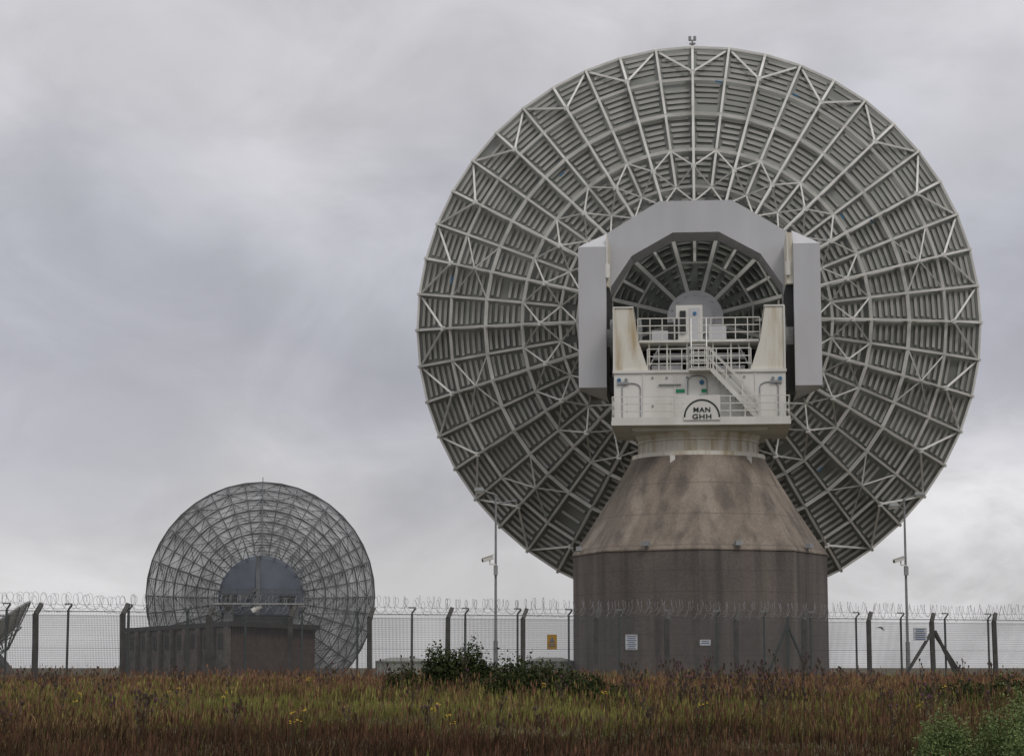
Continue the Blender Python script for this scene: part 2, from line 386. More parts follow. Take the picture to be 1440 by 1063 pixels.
# ---------------- yoke arch + counterweights
mb=MB()
out=[(-5.6,14.5),(-5.6,21.3),(-4.75,22.95),(-1.9,24.68),(1.9,24.68),(4.75,22.95),(5.6,21.3),(5.6,14.5)]
inn=[(-4.5,14.5),(-4.5,20.1),(-3.35,21.8),(-1.2,23.0),(1.2,23.0),(3.35,21.8),(4.5,20.1),(4.5,14.5)]
y0,y1=2.6,5.0
for i in range(7):
    o0,o1,i0,i1=out[i],out[i+1],inn[i],inn[i+1]
    P=lambda p,y:(p[0],y,p[1])
    vs=[P(o0,y0),P(o1,y0),P(i1,y0),P(i0,y0),P(o0,y1),P(o1,y1),P(i1,y1),P(i0,y1)]
    mb.add(vs,[(0,1,2,3),(7,6,5,4),(0,4,5,1),(3,2,6,7)],0)
mb.obj('yoke_arch',[M_cw],ant)
mb=MB()
for s,xo,xi,xm in ((-1,5.95,4.55,4.4),(1,6.22,4.88,4.5)):
    mb.hull([(s*xo,-1,14.40),(s*xi,-1,14.40),(s*xo,-1,21.6),(s*xi,-1,21.6),
             (s*xi,.4,22.55),(s*xi,.4,13.95),(s*xo,.4,21.8),(s*xo,.4,14.42),
             (s*xo,3.4,21.8),(s*xi,3.4,22.55),(s*xo,3.4,14.75),(s*xi,3.4,14.15)],0)
    mb.b2(min(s*xi,s*xm),max(s*xi,s*xm),-.4,2.6,14.0,19.6,3)  # solid near-black filler paints the shade of the gap beside the arm
    mb.b2(min(s*(xi-.01),s*(xm+.05)),max(s*(xi-.01),s*(xm+.05)),-.8,2.5,19.6,22.2,1)
    mb.tube((s*(xm+.1),-.9,20.0),(s*(xm+.1),-.9,20.7),.14,n=10,mi=2)
    mb.beam((s*(xm+.1),-.9,20.7),(s*(xm+.1),-.9,22.0),.08,mi=2)
    mb.b2(min(s*4.2,s*xm),max(s*4.2,s*xm),-.5,1.5,14.2,15.0,3)  # lower piece of the painted gap shade
mb.obj('counterweights',[M_cw,M_stain,M_white,M_dark],ant)

# ================================================================== SECOND DISH
a2=empty('satellite_dish',(-27.1,232,-6),R(7))
M_mesh,nt,b=nodes_of('perforated_panel')
b.inputs['Base Color'].default_value=(.33,.34,.345,1); b.inputs['Roughness'].default_value=.6
tr=nt.nodes.new('ShaderNodeBsdfTransparent'); mxs=nt.nodes.new('ShaderNodeMixShader')
nz=nt.nodes.new('ShaderNodeTexNoise'); nz.inputs['Scale'].default_value=.35
tcn=nt.nodes.new('ShaderNodeTexCoord'); nt.links.new(tcn.outputs['Object'],nz.inputs['Vector'])
mr=nt.nodes.new('ShaderNodeMapRange'); mr.inputs['From Min'].default_value=.3; mr.inputs['From Max'].default_value=.7; mr.inputs['To Min'].default_value=.66; mr.inputs['To Max'].default_value=.92
nt.links.new(nz.outputs['Fac'],mr.inputs['Value']); nt.links.new(mr.outputs[0],mxs.inputs[0])
nt.links.new(tr.outputs[0],mxs.inputs[1]); nt.links.new(b.outputs[0],mxs.inputs[2])
nt.links.new(mxs.outputs[0],nt.nodes['Material Output'].inputs['Surface'])
M_f2=mat('weathered_lattice',(.12,.125,.13),(.075,.08,.085),scale=.6)
M_f3=mat('pale_lattice',(.50,.51,.52),(.34,.35,.36),scale=.6)
M_hub2=mat('blue_grey_hub',(.105,.12,.15),(.08,.092,.115),scale=.5)
R2=12.85; F2=9.5; el2=R(5)
v2=Vector((0,11,14.35))-Vector((0,math.cos(el2),math.sin(el2)))*(R2*R2/(4*F2))
MD2=Matrix.Translation(v2)@Matrix.Rotation(-(math.pi/2-el2),4,'X')
S2=dish(a2,R2,F2,MD2,dict(r0=.1,dark=0,skin=[M_mesh,M_mesh]))
mb=MB(); NR=40
rings=[.36,.46,.56,.66,.76,.85,.93,1.0]
for k in range(NR):
    a=TW*k/NR; q=TW/NR
    for t0,t1 in zip(rings[:-1],rings[1:]):
        mb.beam(S2(t0*R2,a,.25),S2(t1*R2,a,.25),.13)
        d0=.3+1.5*(1-t0); d1=.3+1.5*(1-t1)
        if k%2==0:
            mb.beam(S2(t0*R2,a,d0+.2),S2(t1*R2,a,d1+.2),.15); mb.beam(S2(t0*R2,a,d0+.2),S2(t1*R2,a,.25),.08)
            mb.beam(S2(t1*R2,a,d1+.2),S2(t1*R2,a,.1),.07)
    for t in rings:
        mb.beam(S2(t*R2,a,.25),S2(t*R2,a+q,.25),.16 if t in(1.0,.76,.56) else .12)
    for t0,t1 in zip(rings[:-1],rings[1:]):
        if (k+int(t0*20))%2==0: mb.beam(S2(t0*R2,a,.3),S2(t1*R2,a+q,.3),.07)
        else: mb.beam(S2(t1*R2,a,.3),S2(t0*R2,a+q,.3),.07)
        h=(t1-t0)/4
        for j in (1,2,3):
            if random.random()<.8: mb.beam(S2((t0+h*j)*R2,a+.012,.06),S2((t0+h*j)*R2,a+q-.012,.06),.10,mi=1)
for k in range(0,NR,2):
    a=TW*k/NR; q=TW/NR
    for t in (.56,.66,.76,.85,.93,1.0):
        mb.beam(S2(t*R2,a,.5+1.5*(1-t)),S2(t*R2,a+2*q,.5+1.5*(1-t)),.08)
mb.obj('lattice_frame',[M_f2,M_f3],a2,matrix=MD2)
mb=MB()
n2=40; vs=[S2(.37*R2,TW*k/n2,.6) for k in range(n2)]+[S2(.345*R2,TW*k/n2,1.1) for k in range(n2)]+[S2(.1*R2,TW*k/n2,1.3) for k in range(n2)]+[Vector((0,0,-1.35))]
fs=[(i,(i+1)%n2,n2+(i+1)%n2,n2+i) for i in range(n2)]+[(n2+i,n2+(i+1)%n2,2*n2+(i+1)%n2,2*n2+i) for i in range(n2)]+[(2*n2+i,2*n2+(i+1)%n2,3*n2) for i in range(n2)]
mb.add(vs,fs,0)
mb.obj('hub_drum',[M_hub2],a2,matrix=MD2)
mb=MB()
mb.tube((0,0,-.5),(0,0,9),3.6,3.0,n=24,mi=0)
mb.b2(-4.5,4.5,-2.5,5.5,9,9.5,1)
mb.b2(-4.0,-3.0,-1,4,9.5,13,1); mb.b2(3.0,4.0,-1,4,9.5,13,1); mb.b2(-3,3,2,6,9.5,12,1)
mb.beam((-.4,4.5,12.0),(-.4,6.0,18.6),.45,.45,2); mb.beam((-3.6,4,13),(-.4,5,15),.25,mi=2)
mb.rail((-5,-2.5,13.2),(4.6,-2.5,13.2),1.4,12,.1,2); mb.b2(-5,4.6,-2.5,2,13.0,13.2,1)
mb.tube((-1,-2.0,12.3),(0,-2.0,13.0),.35,n=12,mi=3)
mb.b2(-4.2,-2.6,-2.2,0,13.2,14.2,2); mb.b2(1.8,3.6,-2.2,0,13.2,14.0,2)
t2=MD2@S2(R2,0,.1); mb.tube(t2,t2+Vector((0,0,.6)),.04,mi=2)
mb.obj('mount',[M_conc2,M_grey,M_f2,M_white],a2)

# ================================================================== THIRD (partly in frame at left)
a3=empty('satellite_dish',(-34.6,142,-.4),R(0))
MD3=Matrix.Translation((0.6,0,2.2))@Matrix.Rotation(R(8),4,'Z')@Matrix.Rotation(R(-38),4,'Y')
S3=dish(a3,3.4,2.6,MD3,dict(r0=.05,dark=0,skin=[M_frame,M_frame]))
mb=MB()
for k in range(20):
    a=TW*k/20
    mb.beam(S3(.5,a,.6),S3(3.4,a,.12),.07); mb.beam(S3(3.4,a,.05),S3(3.4,a+TW/20,.05),.12); mb.beam(S3(2,a,.3),S3(2,a+TW/20,.3),.06)
for k in range(3):
    a=TW*(k+.3)/3; mb.beam(S3(3.2,a,0),Vector((0,0,2.7)),.07)
mb.tube((0,0,2.5),(0,0,3.0),.35,n=12)
mb.obj('rim_frame',[M_pole],a3,matrix=MD3)
mb=MB()
mb.hull([(-2.2,-1.4,0),(2.0,-1.4,0),(2.0,1.4,0),(-2.2,1.4,0),(-.5,-.5,2.0),(.5,-.5,2.0),(.5,.5,2.0),(-.5,.5,2.0)],0)
mb.obj('base',[M_post],a3)

# ================================================================== BUILDING
bl=empty('stone_building',(0,0,0))
M_stone=mat('stone_wall',(.15,.13,.12),(.09,.078,.07),scale=2.5,rough=.95,bump=.5,bscale=6)
M_brick=mat('red_brown_wall',(.105,.072,.06),(.075,.052,.044),scale=3,rough=.95,bump=.5,bscale=8)
M_roof=mat('dark_roof_felt',(.05,.045,.042),(.035,.032,.03),scale=2)
c=Vector((-15.0,114,0)); l=Vector((-24.1,135,0)); rr=Vector((-10.9,119.0,0)); bk=l+(rr-c)
mb=MB(); H=2.62
def wall(a,b,z0,z1,mi): mb.add([(a.x,a.y,z0),(b.x,b.y,z0),(b.x,b.y,z1),(a.x,a.y,z1)],[(0,1,2,3)],mi)
wall(l,c,-.3,H,0); wall(c,rr,-.3,H,1); wall(rr,bk,-.3,H,1); wall(bk,l,-.3,H,0)
cen=(c+l+rr+bk)/4
ex=[(p+(p-cen).normalized()*.45) for p in (c,rr,bk,l)]
hs=[H,H-.12,H-.12,H]
mb.prism([(p.x,p.y,h) for p,h in zip(ex,hs)],(0,0,.26),2)
d=(l-c); nrm=Vector((d.y,-d.x,0)).normalized()
if nrm.y>0: nrm=-nrm
for i in range(9):
    p=c+d*(i/8.0); q=p+nrm*.12
    mb.beam((q.x,q.y,-.2),(q.x,q.y,H-.02),.45,.3,0,up=nrm)
for i in range(8):
    p=c+d*((i+.5)/8.0)+nrm*.03
    mb.beam((p.x,p.y,1.5),(p.x,p.y,2.3),1.2,.05,3,up=nrm)
mb.obj('walls_and_roof',[M_stone,M_brick,M_roof,M_dark],bl)

M_tank=mat('pale_tank',(.36,.37,.34),(.26,.27,.24),scale=2)
for (x,y,w) in ((-5.5,108,2.6),(1.9,108,2.4)):
    e=MB(); e.tube((0,0,0),(0,0,.72),w/2,n=28); e.tube((0,0,.72),(0,0,.80),w/2+.06,n=28)
    e.tube((0,0,.80),(0,0,.95),w/2,w/4,n=28)
    for k in range(10):
        a=TW*k/10; e.beam((w/2*math.cos(a),w/2*math.sin(a),0),(w/2*math.cos(a),w/2*math.sin(a),.72),.08)
    o=e.obj('storage_tank',[M_tank]); o.location=(x,y,0)

# ================================================================== FENCES
P0=Vector((-17.5,79,0)); ST=Vector((2.988,1.23,0)); u=ST.normalized(); nin=Vector((-u.y,u.x,0))
f1=empty('perimeter_fence')
mb=MB()
K0,K1=-6,20
def post(mb,p,w,mi=0,h=2.45):
    j=random.uniform(-.04,.04); tp=p+Vector((j,0,h+random.uniform(-.04,.04)))
    mb.beam(p-Vector((0,0,.3)),tp,w,mi=mi,up=(0,1,0)); mb.beam(tp-Vector((0,0,.03)),tp+u*.24+nin*.2+Vector((0,0,.36)),w*.85,mi=mi,up=(0,1,0))
for k in range(K0,K1+1):
    p=P0+ST*k; post(mb,p,.19)
def brace(p,s,d=1.0): mb.beam(p+Vector((0,0,2.05)),p+u*s*1.55*d+nin*-.1*s+Vector((0,0,-.1)),.13,up=(0,1,0))
p12=P0+ST*12; brace(p12,-1); brace(p12,1); brace(p12+Vector((.1,0,0)),1,.72)
mb.obj('concrete_posts',[M_post],f1)
mb=MB()
A0=P0+ST*K0; A1=P0+ST*K1; Ln=(A1-A0).length
def flat(mb,a,b,w,nv):
    d=(b-a).normalized(); s=d.cross(nv).normalized()*w/2
    mb.add([a-s,a+s,b+s,b-s],[(0,1,2,3)])
s=0
while s<Ln:
    p=A0+u*s; flat(mb,p+Vector((0,0,.02)),p+Vector((0,0,2.4)),.0095,nin); s+=.058
z=.05
while z<2.42: flat(mb,A0+Vector((0,0,z)),A1+Vector((0,0,z)),.006,nin); z+=.076
for z in (.06,1.2,2.38): mb.beam(A0+Vector((0,0,z)),A1+Vector((0,0,z)),.012)
for q in (.15,.55,1.0): 
    o=u*.20*q+nin*.2*q+Vector((0,0,2.45+.36*q)); mb.beam(A0+o,A1+o,.008)
mb.obj('weld_mesh',[M_wire],f1,recalc=False)
def coil(name,A0,L,off,rad,pitch,parent,th,seed):
    c=bpy.data.curves.new(name,'CURVE'); c.dimensions='3D'; c.bevel_depth=th; c.bevel_resolution=0
    n=int(L/pitch*14); sp=c.splines.new('POLY'); sp.points.add(n)
    for i in range(n+1):
        t=i/14; a=TW*t; w=math.sin(t*.37+seed)*.05+math.sin(t*1.13)*.04
        r=rad*(1+.12*math.sin(t*.71+seed)); s=i/14*pitch+.26*math.cos(a)+.07*math.sin(t*.9)
        p=A0+u*s+nin*(off[0]+r*math.cos(a))+Vector((0,0,off[1]+w+r*math.sin(a)*.95))
        sp.points[i].co=(*p,1)
    c.materials.append(M_razor); o=bpy.data.objects.new(name,c); scene.collection.objects.link(o); o.parent=parent
coil('razor_wire',A0,Ln,(.12,2.86),.33,.37,f1,.0065,1)
coil('razor_wire_strand',A0,Ln,(.12,2.90),.30,.60,f1,.0065,5)

f2=empty('security_fence')
B0=A0+nin*6.0+u*-1.0; Ln2=Ln
mb=MB(); step=2.42; nP=int(Ln2/step)
for i in range(nP+1):
    p=B0+u*(step*i+.9); mb.beam(p-Vector((0,0,.2)),p+Vector((0,0,2.75)),.085,mi=0); mb.beam(p+Vector((0,0,2.75)),p+u*.12+nin*-.12+Vector((0,0,2.95)),.06,mi=0)
    mb.box(p+Vector((0,0,2.98)),(.3,.08,.06),1)
gx=12.45; tt=(gx-B0.x)/u.x; g=B0+u*tt-nin*.2
mb.beam(g+Vector((0,0,-.1)),g+Vector((0,0,2.75)),.1)
for s_ in (-1,1): mb.beam(g+Vector((0,0,2.4)),g+u*1.15*s_+Vector((0,0,-.1)),.09)
mb.obj('steel_posts',[M_post2,M_pole],f2)
mb=MB(); s=0
B1=B0+u*Ln2
while s<Ln2:
    p=B0+u*s; flat(mb,p+Vector((0,0,.02)),p+Vector((0,0,2.7)),.0085,nin); s+=.062
z=.05
while z<2.72: flat(mb,B0+Vector((0,0,z)),B1+Vector((0,0,z)),.005,nin); z+=.10
for z in (.06,2.7): mb.beam(B0+Vector((0,0,z)),B1+Vector((0,0,z)),.03)
mb.obj('weld_mesh',[M_wire],f2,recalc=False)
coil('razor_wire',B0,Ln2,(0,3.15),.25,.45,f2,.006,3)

# ================================================================== SIGNS
M_sw=mat('sign_white',(.44,.46,.49),(.38,.40,.43)); M_sy=mat('sign_yellow',(.34,.19,.02),(.27,.155,.02)); M_st=mat('sign_print',(.12,.13,.17)); M_sb=mat('sign_blue_print',(.08,.13,.25))
rotf=math.atan2(u.y,u.x)
def sign(px,zc,w,h,m,kind):
    p=P0+u*px-nin*.05
    e=empty('warning_sign' if kind!='i' else 'notice_sign',(p.x,p.y,zc),rotf)
    mb=MB(); mb.b2(-w/2,w/2,-.012,.012,-h/2,h/2,0)
    if kind=='y':
        mb.prism([(-.13,-.02,-.02),(.13,-.02,-.02),(0,-.02,.20)],(0,.006,0),1)
        for z in (-.1,-.17): mb.b2(-.15,.15,-.02,-.013,z-.02,z+.02,1)
    else:
        n=int(h/.085)
        for i in range(n):
            z=h/2-.06-i*.085; ww=w*random.uniform(.55,.85)/2
            mb.b2(-ww,ww,-.02,-.013,z-.018,z+.018,2 if i%2 else 1)
    for sx in(-1,1):
        for sz in(-1,1): mb.tube((sx*(w/2-.03),-.025,sz*(h/2-.03)),(sx*(w/2-.03),-.012,sz*(h/2-.03)),.012,n=6,mi=3)
    mb.obj('plate',[m,M_st,M_sb,M_grey],e)
sign(20.65,1.5,.42,.58,M_sy,'y'); sign(24.2,1.5,.54,.62,M_sw,'w'); sign(27.6,1.5,.50,.24,M_sw,'i'); sign(38.1,1.9,.68,.55,M_sw,'w')

# ================================================================== LAMPS
def lamp(x,y,zt,heads):
    e=empty('street_lamp',(x,y,0))
    mb=MB(); mb.tube((0,0,-.2),(0,0,1.6),.10,.10,n=12); mb.tube((0,0,1.6),(0,0,zt),.065,.045,n=10); mb.tube((0,0,zt),(0,0,zt+.12),.07,n=10)
    mb.b2(-.06,.06,-.115,-.1,.5,1.0,0)
    for sx,ln,z,big in heads:
        mb.tube((0,0,z-.15),(sx*ln,-.1,z),.03,n=8)
        if big:
            hx=sx*(ln+.2)
            mb.hull([(hx-.24,-.25,z+.0),(hx+.24,-.25,z+.0),(hx+.24,.05,z),(hx-.24,.05,z),(hx-.2,-.2,z+.16),(hx+.15,-.2,z+.16),(hx+.15,0,z+.16),(hx-.2,0,z+.16)],0)
            mb.hull([(hx-.2,-.22,z-.002),(hx+.2,-.22,z-.002),(hx+.2,.02,z-.002),(hx-.2,.02,z-.002),(hx-.12,-.15,z-.12),(hx+.12,-.15,z-.12),(hx+.12,-.05,z-.12),(hx-.12,-.05,z-.12)],1)
        else: mb.box((sx*ln,-.1,z),(.2,.12,.10),0)
    mb.obj('pole_and_heads',[M_pole,M_white],e)
    return e
def cctv(x,y,z,sx):
    e=empty('security_camera',(x,y,z))
    mb=MB(); mb.beam((0,0,-.1),(sx*.25,-.1,-.1),.05); mb.beam((sx*.25,-.1,-.1),(sx*.25,-.1,.08),.05)
    rt=Matrix.Rotation(R(18*sx),3,'Y')
    mb.box((sx*.32,-.12,.14),(.46,.17,.16),0,rt); mb.box((sx*.34,-.12,.235),(.56,.22,.03),0,rt); mb.tube((sx*.52,-.12,.075),(sx*.60,-.12,.05),.07,n=10,mi=1)
    mb.b2(-.09,.09,-.09,.09,-.55,-.15,2)
    mb.obj('housing',[M_white,M_black,M_grey],e)
lamp(-.70,92,7.75,((-1,.50,8.0,True),(1,.80,7.60,False)))
cctv(-.70,91.9,4.95,-1)
lamp(17.85,97,7.95,((1,.50,8.22,True),(-1,.28,7.72,True)))
cctv(17.85,96.9,5.15,-1)

def bird(loc,yaw,flap):
    e=MB()
    prof=[(-.16,.008),(-.10,.03),(0,.048),(.08,.04),(.12,.03),(.16,.028),(.19,.012),(.225,.003)]
    n_=8; vs=[];fs=[]
    for xx,r_ in prof:
        for i in range(n_): a=TW*i/n_; vs.append((xx,r_*math.cos(a),r_*.9*math.sin(a)))
    for j in range(len(prof)-1):
        for i in range(n_): fs.append((j*n_+i,j*n_+(i+1)%n_,(j+1)*n_+(i+1)%n_,(j+1)*n_+i))
    e.add(vs,fs)
    e.add([(-.14,0,0),(-.27,-.06,0),(-.25,0,.004),(-.27,.06,0)],[(0,1,2),(0,2,3)])
    for s_ in(-1,1):
        e.add([(.09,s_*.03,.02),(-.06,s_*.03,.02),(.11,s_*.2,.02+flap*.14),(-.07,s_*.22,.02+flap*.14),(-.04,s_*.45,.02+flap*.16),(-.10,s_*.42,.02+flap*.15)],[(0,1,3,2),(2,3,5,4)])
    o=e.obj('bird',[M_black],recalc=False); o.location=loc; o.rotation_euler=(.2,0,yaw); o.scale=(.8,.8,.8)
bird((15.6,91,2.15),.5,-.6)

# ================================================================== VEGETATION
def lf(x,y,s,ph): return np.sin(x*s+ph)*np.cos(y*s*.8+ph*1.7)+.5*np.sin(x*s*2.3+y*s*1.9+ph*2)
def np_mesh(name,V,F4,F3,col,material):
    me=bpy.data.meshes.new(name)
    nv=len(V); n4=len(F4); n3=len(F3)
    me.vertices.add(nv); me.vertices.foreach_set('co',V.astype(np.float32).ravel())
    nl=n4*4+n3*3; me.loops.add(nl); me.polygons.add(n4+n3)
    li=np.concatenate([F4.ravel(),F3.ravel()]).astype(np.int32); me.loops.foreach_set('vertex_index',li)
    ls=np.concatenate([np.arange(n4)*4,n4*4+np.arange(n3)*3]).astype(np.int32); me.polygons.foreach_set('loop_start',ls)
    me.update(calc_edges=True)
    ca=me.color_attributes.new('Col','FLOAT_COLOR','POINT')
    c4=np.ones((nv,4),np.float32); c4[:,:3]=col; ca.data.foreach_set('color',c4.ravel())
    me.materials.append(material)
    o=bpy.data.objects.new(name,me); scene.collection.objects.link(o); return o
def grass(n):
    y=20+ (82-20)*rng.random(n)**1.05
    hw=y*.30+4
    x=(rng.random(n)*2-1)*hw
    g=lf(x,y,.17,.6)+.6*lf(x,y,.5,2.1)+.7*lf(x,y,1.3,.3)
    E=lambda cx,cy,sx,sy: np.exp(-((x-cx)/sx)**2-((y-cy)/sy)**2)
    q=g*1.9-2.1+3.9*E(-6,47,7,8)+2.8*E(-7,38,4,4)+2.3*E(12,50,4,7)+2.0*E(1.5,50,4,5)-2.0*sm((38-y)/8)
    green=1/(1+np.exp(-q*1.3))
    straw=sm((y-50)/14)
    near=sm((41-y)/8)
    tall=lf(x,y,.9,1.0)+.7*lf(x,y,2.1,4.0)
    h=rng.uniform(.11,.34,n)*np.clip(1+.42*tall,.25,2)*(1-.35*straw)*(1-.4*green)
    seed=rng.random(n)<(.07+.09*np.clip(lf(x,y,.8,2.7),-.5,1))
    h=np.where(seed,h*1.3+.17,h)
    h*=1-.6*((y<29)&(x>4.9)&(x<8))
    isg=rng.random(n)<green*.9
    c_red=np.array([.115,.060,.032]); c_dk=np.array([.050,.034,.019]); c_str=np.array([.32,.215,.105]); c_gr=np.array([.12,.145,.035]); c_ol=np.array([.23,.20,.065])
    mixr=rng.random(n)[:,None]
    col=c_red*mixr+c_dk*(1-mixr)
    m2=(rng.random(n)<(.20+.62*straw-.1*near+.18*np.clip(lf(x,y,.35,5.0),-1,1)))[:,None]; col=np.where(m2,c_str*rng.uniform(.55,1.1,n)[:,None],col)
    gc=c_gr*mixr+c_ol*(1-mixr); col=np.where(isg[:,None],gc,col)
    col=np.where(seed[:,None]&~isg[:,None],np.array([.16,.085,.052])*rng.uniform(.6,1.4,n)[:,None],col)
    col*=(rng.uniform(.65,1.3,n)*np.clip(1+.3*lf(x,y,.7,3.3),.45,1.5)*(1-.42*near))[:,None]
    w=rng.uniform(.004,.010,n)*(y/40)**.6
    a=rng.random(n)*TW; lean=rng.normal(0,.32,n)*h+.04; la=rng.random(n)*TW
    z0=gz(x,y)-.02
    dx,dy=np.cos(a)*w,np.sin(a)*w; lx,ly=np.cos(la)*lean+.08*h,np.sin(la)*lean
    V=np.zeros((n,5,3))
    V[:,0]=np.stack([x-dx,y-dy,z0],1); V[:,1]=np.stack([x+dx,y+dy,z0],1)
    wm=np.where(seed,.5,.8); 
    V[:,2]=np.stack([x+dx*wm+lx*.35,y+dy*wm+ly*.35,z0+h*.62],1); V[:,3]=np.stack([x-dx*wm+lx*.35,y-dy*wm+ly*.35,z0+h*.62],1)
    V[:,4]=np.stack([x+lx,y+ly,z0+h],1)
    b=np.arange(n)[:,None]*5
    F4=b+np.array([[0,1,2,3]]); F3=b+np.array([[3,2,4]])
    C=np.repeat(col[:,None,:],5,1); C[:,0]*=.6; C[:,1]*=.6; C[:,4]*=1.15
    si=np.where(seed)[0]; ns=len(si); hw_=rng.uniform(.010,.022,ns)*(y[si]/40)**.4; tipx,tipy,tipz=V[si,4,0],V[si,4,1],V[si,4,2]
    SV=np.zeros((ns,4,3)); ca_,sa_=np.cos(a[si]),np.sin(a[si])
    SV[:,0]=np.stack([tipx,tipy,tipz-.10],1); SV[:,1]=np.stack([tipx+ca_*hw_,tipy+sa_*hw_,tipz-.03],1)
    SV[:,2]=np.stack([tipx,tipy,tipz+.06],1); SV[:,3]=np.stack([tipx-ca_*hw_,tipy-sa_*hw_,tipz-.03],1)
    FS=(np.arange(ns)[:,None]*4+np.array([[0,1,2,3]]))+n*5
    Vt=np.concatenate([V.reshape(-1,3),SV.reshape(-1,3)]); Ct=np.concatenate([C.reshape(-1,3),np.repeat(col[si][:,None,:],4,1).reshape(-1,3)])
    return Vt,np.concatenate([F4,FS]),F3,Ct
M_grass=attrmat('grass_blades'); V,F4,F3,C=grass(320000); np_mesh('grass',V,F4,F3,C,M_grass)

def bush(name,x,y,lumps,nleaf,leaf,cols):
    Vs=[];Cs=[]
    tot=sum(l[2]**2 for l in lumps)
    for dx,dy,r_,h_ in lumps:
        n=int(nleaf*r_*r_/tot)
        d=rng.normal(size=(n,3)); d/=np.linalg.norm(d,axis=1)[:,None]; d[:,2]=np.abs(d[:,2])
        rad=(.35+.7*rng.random(n)**.5)*(1+.2*np.sin(d[:,0]*9+dx*7)*np.cos(d[:,1]*8+d[:,2]*7))
        spike=rng.random(n)<.08; rad=np.where(spike,rad*1.2,rad)
        P=d*rad[:,None]*np.array([r_,r_,h_]); P[:,0]+=x+dx; P[:,1]+=y+dy; P[:,2]+=gz(x+dx,y+dy)-.05
        s=rng.uniform(.5,1.2,n)*leaf
        t1=rng.normal(size=(n,3)); t1/=np.linalg.norm(t1,axis=1)[:,None]; t2=np.cross(t1,rng.normal(size=(n,3))); t2/=np.linalg.norm(t2,axis=1)[:,None]
        T=np.stack([P-t1*s[:,None],P+t1*s[:,None],P+t2*(s*1.0)[:,None]],1)
        k=rng.random(n)[:,None]
        cl=np.array(cols[0])*(1-k)+np.array(cols[1])*k
        Vs.append(T.reshape(-1,3)); Cs.append(np.repeat(cl[:,None,:],3,1).reshape(-1,3))
    V=np.concatenate(Vs); C=np.concatenate(Cs); F3=np.arange(len(V)).reshape(-1,3)
    return np_mesh(name,V,np.zeros((0,4),int),F3,C,M_bush)
M_bush=attrmat('gorse_leaves')
gd=((.022,.034,.012),(.055,.066,.024)); gl=((.12,.17,.06),(.19,.24,.10))
bush('gorse_bush',-1.65,62,[(-.55,0,.42,1.42),(-.2,.2,.48,1.22),(.2,.1,.48,1.25),(.55,0,.44,1.38),(.85,.1,.34,.95)],15000,.055,gd)
bush('gorse_bush',.3,51,[(-.5,.3,.50,1.05),(0,0,.6,1.1),(.5,0,.6,.98),(1.0,-.3,.6,.82),(1.5,-.7,.55,.68),(2.0,-1,.5,.52)],15000,.05,gd)
bush('gorse_bush',5.75,29.0,[(-.15,0,.22,.66),(.08,.1,.26,.80),(.27,0,.20,.64)],11000,.022,gl)
bush('gorse_bush',6.85,29.0,[(-.35,.3,.27,.76),(.0,0,.35,1.0),(.35,0,.35,1.1),(-.1,-.5,.28,.6)],17000,.022,gl)
bush('bramble_bush',11.0,50,[(-1.2,0,.6,.50),(-.4,.2,.6,.60),(.5,.1,.7,.68),(1.4,0,.7,.58),(2.3,-.3,.6,.52)],12000,.045,gd)
bush('bramble_bush',-2.9,58,[(-.3,0,.3,.7),(.1,0,.35,.8)],3500,.045,gd)
bush('bramble_bush',7.6,32,[(-.4,0,.4,.50),(.2,.1,.45,.58),(.9,.1,.5,.56)],9000,.03,gd)

def thistles():
    mb=MB(); rnd=random.Random(4)
    spots=[]
    for _ in range(42):
        y=rnd.uniform(36,54); spots.append((rnd.gauss(4.6,1.1)*y/45,y,.12))
    for _ in range(85):
        y=rnd.uniform(32,66); spots.append((rnd.uniform(-.26,.26)*y,y,-.08))
    for t in (-.051,-.049,.053,.136,.19,.21,.167,-.007,-.022,-.13,.153): 
        y=rnd.uniform(48,60); spots.append((t*y,y,.3))
    for x,y,ex_ in spots:
        z=float(gz(x,y)); h=rnd.uniform(.45,1.0)*(1.0 if y<56 else .8)+ex_
        top=Vector((x+rnd.gauss(0,.10),y,z+h)); base=Vector((x,y,z))
        mb.tube(base,top,.010,.006,n=4)
        def head(p): 
            s_=rnd.uniform(.7,1.1)
            mb.tube(p,p+Vector((0,0,.035*s_)),.013*s_,.024*s_,n=6,mi=0); mb.tube(p+Vector((0,0,.035*s_)),p+Vector((0,0,.07*s_)),.021*s_,.029*s_,n=6,mi=rnd.choice((0,1,0)))
        head(top)
        for i in range(rnd.randint(3,9)):
            t=rnd.uniform(.4,.92); p=base.lerp(top,t); a=rnd.random()*TW; l=rnd.uniform(.08,.26)
            q=p+Vector((math.cos(a)*l*.7,math.sin(a)*l*.7,l)); mb.tube(p,q,.007,.005,n=4); head(q)
        for i in range(9):
            t=rnd.uniform(.05,.8); p=base.lerp(top,t); a=rnd.random()*TW; l=rnd.uniform(.08,.18)
            q=p+Vector((math.cos(a)*l,math.sin(a)*l,l*.35)); sd_=Vector((-math.sin(a),math.cos(a),0))*.014
            mb.add([p,p.lerp(q,.5)+sd_,q,p.lerp(q,.5)-sd_],[(0,1,2,3)],2)
    mb.obj('thistles',[mat('thistle_stem',(.055,.040,.025),(.075,.052,.034)),mat('thistle_flower',(.18,.08,.14),(.11,.055,.075)),mat('thistle_leaf',(.07,.07,.03),(.06,.045,.022))],recalc=False)
thistles()
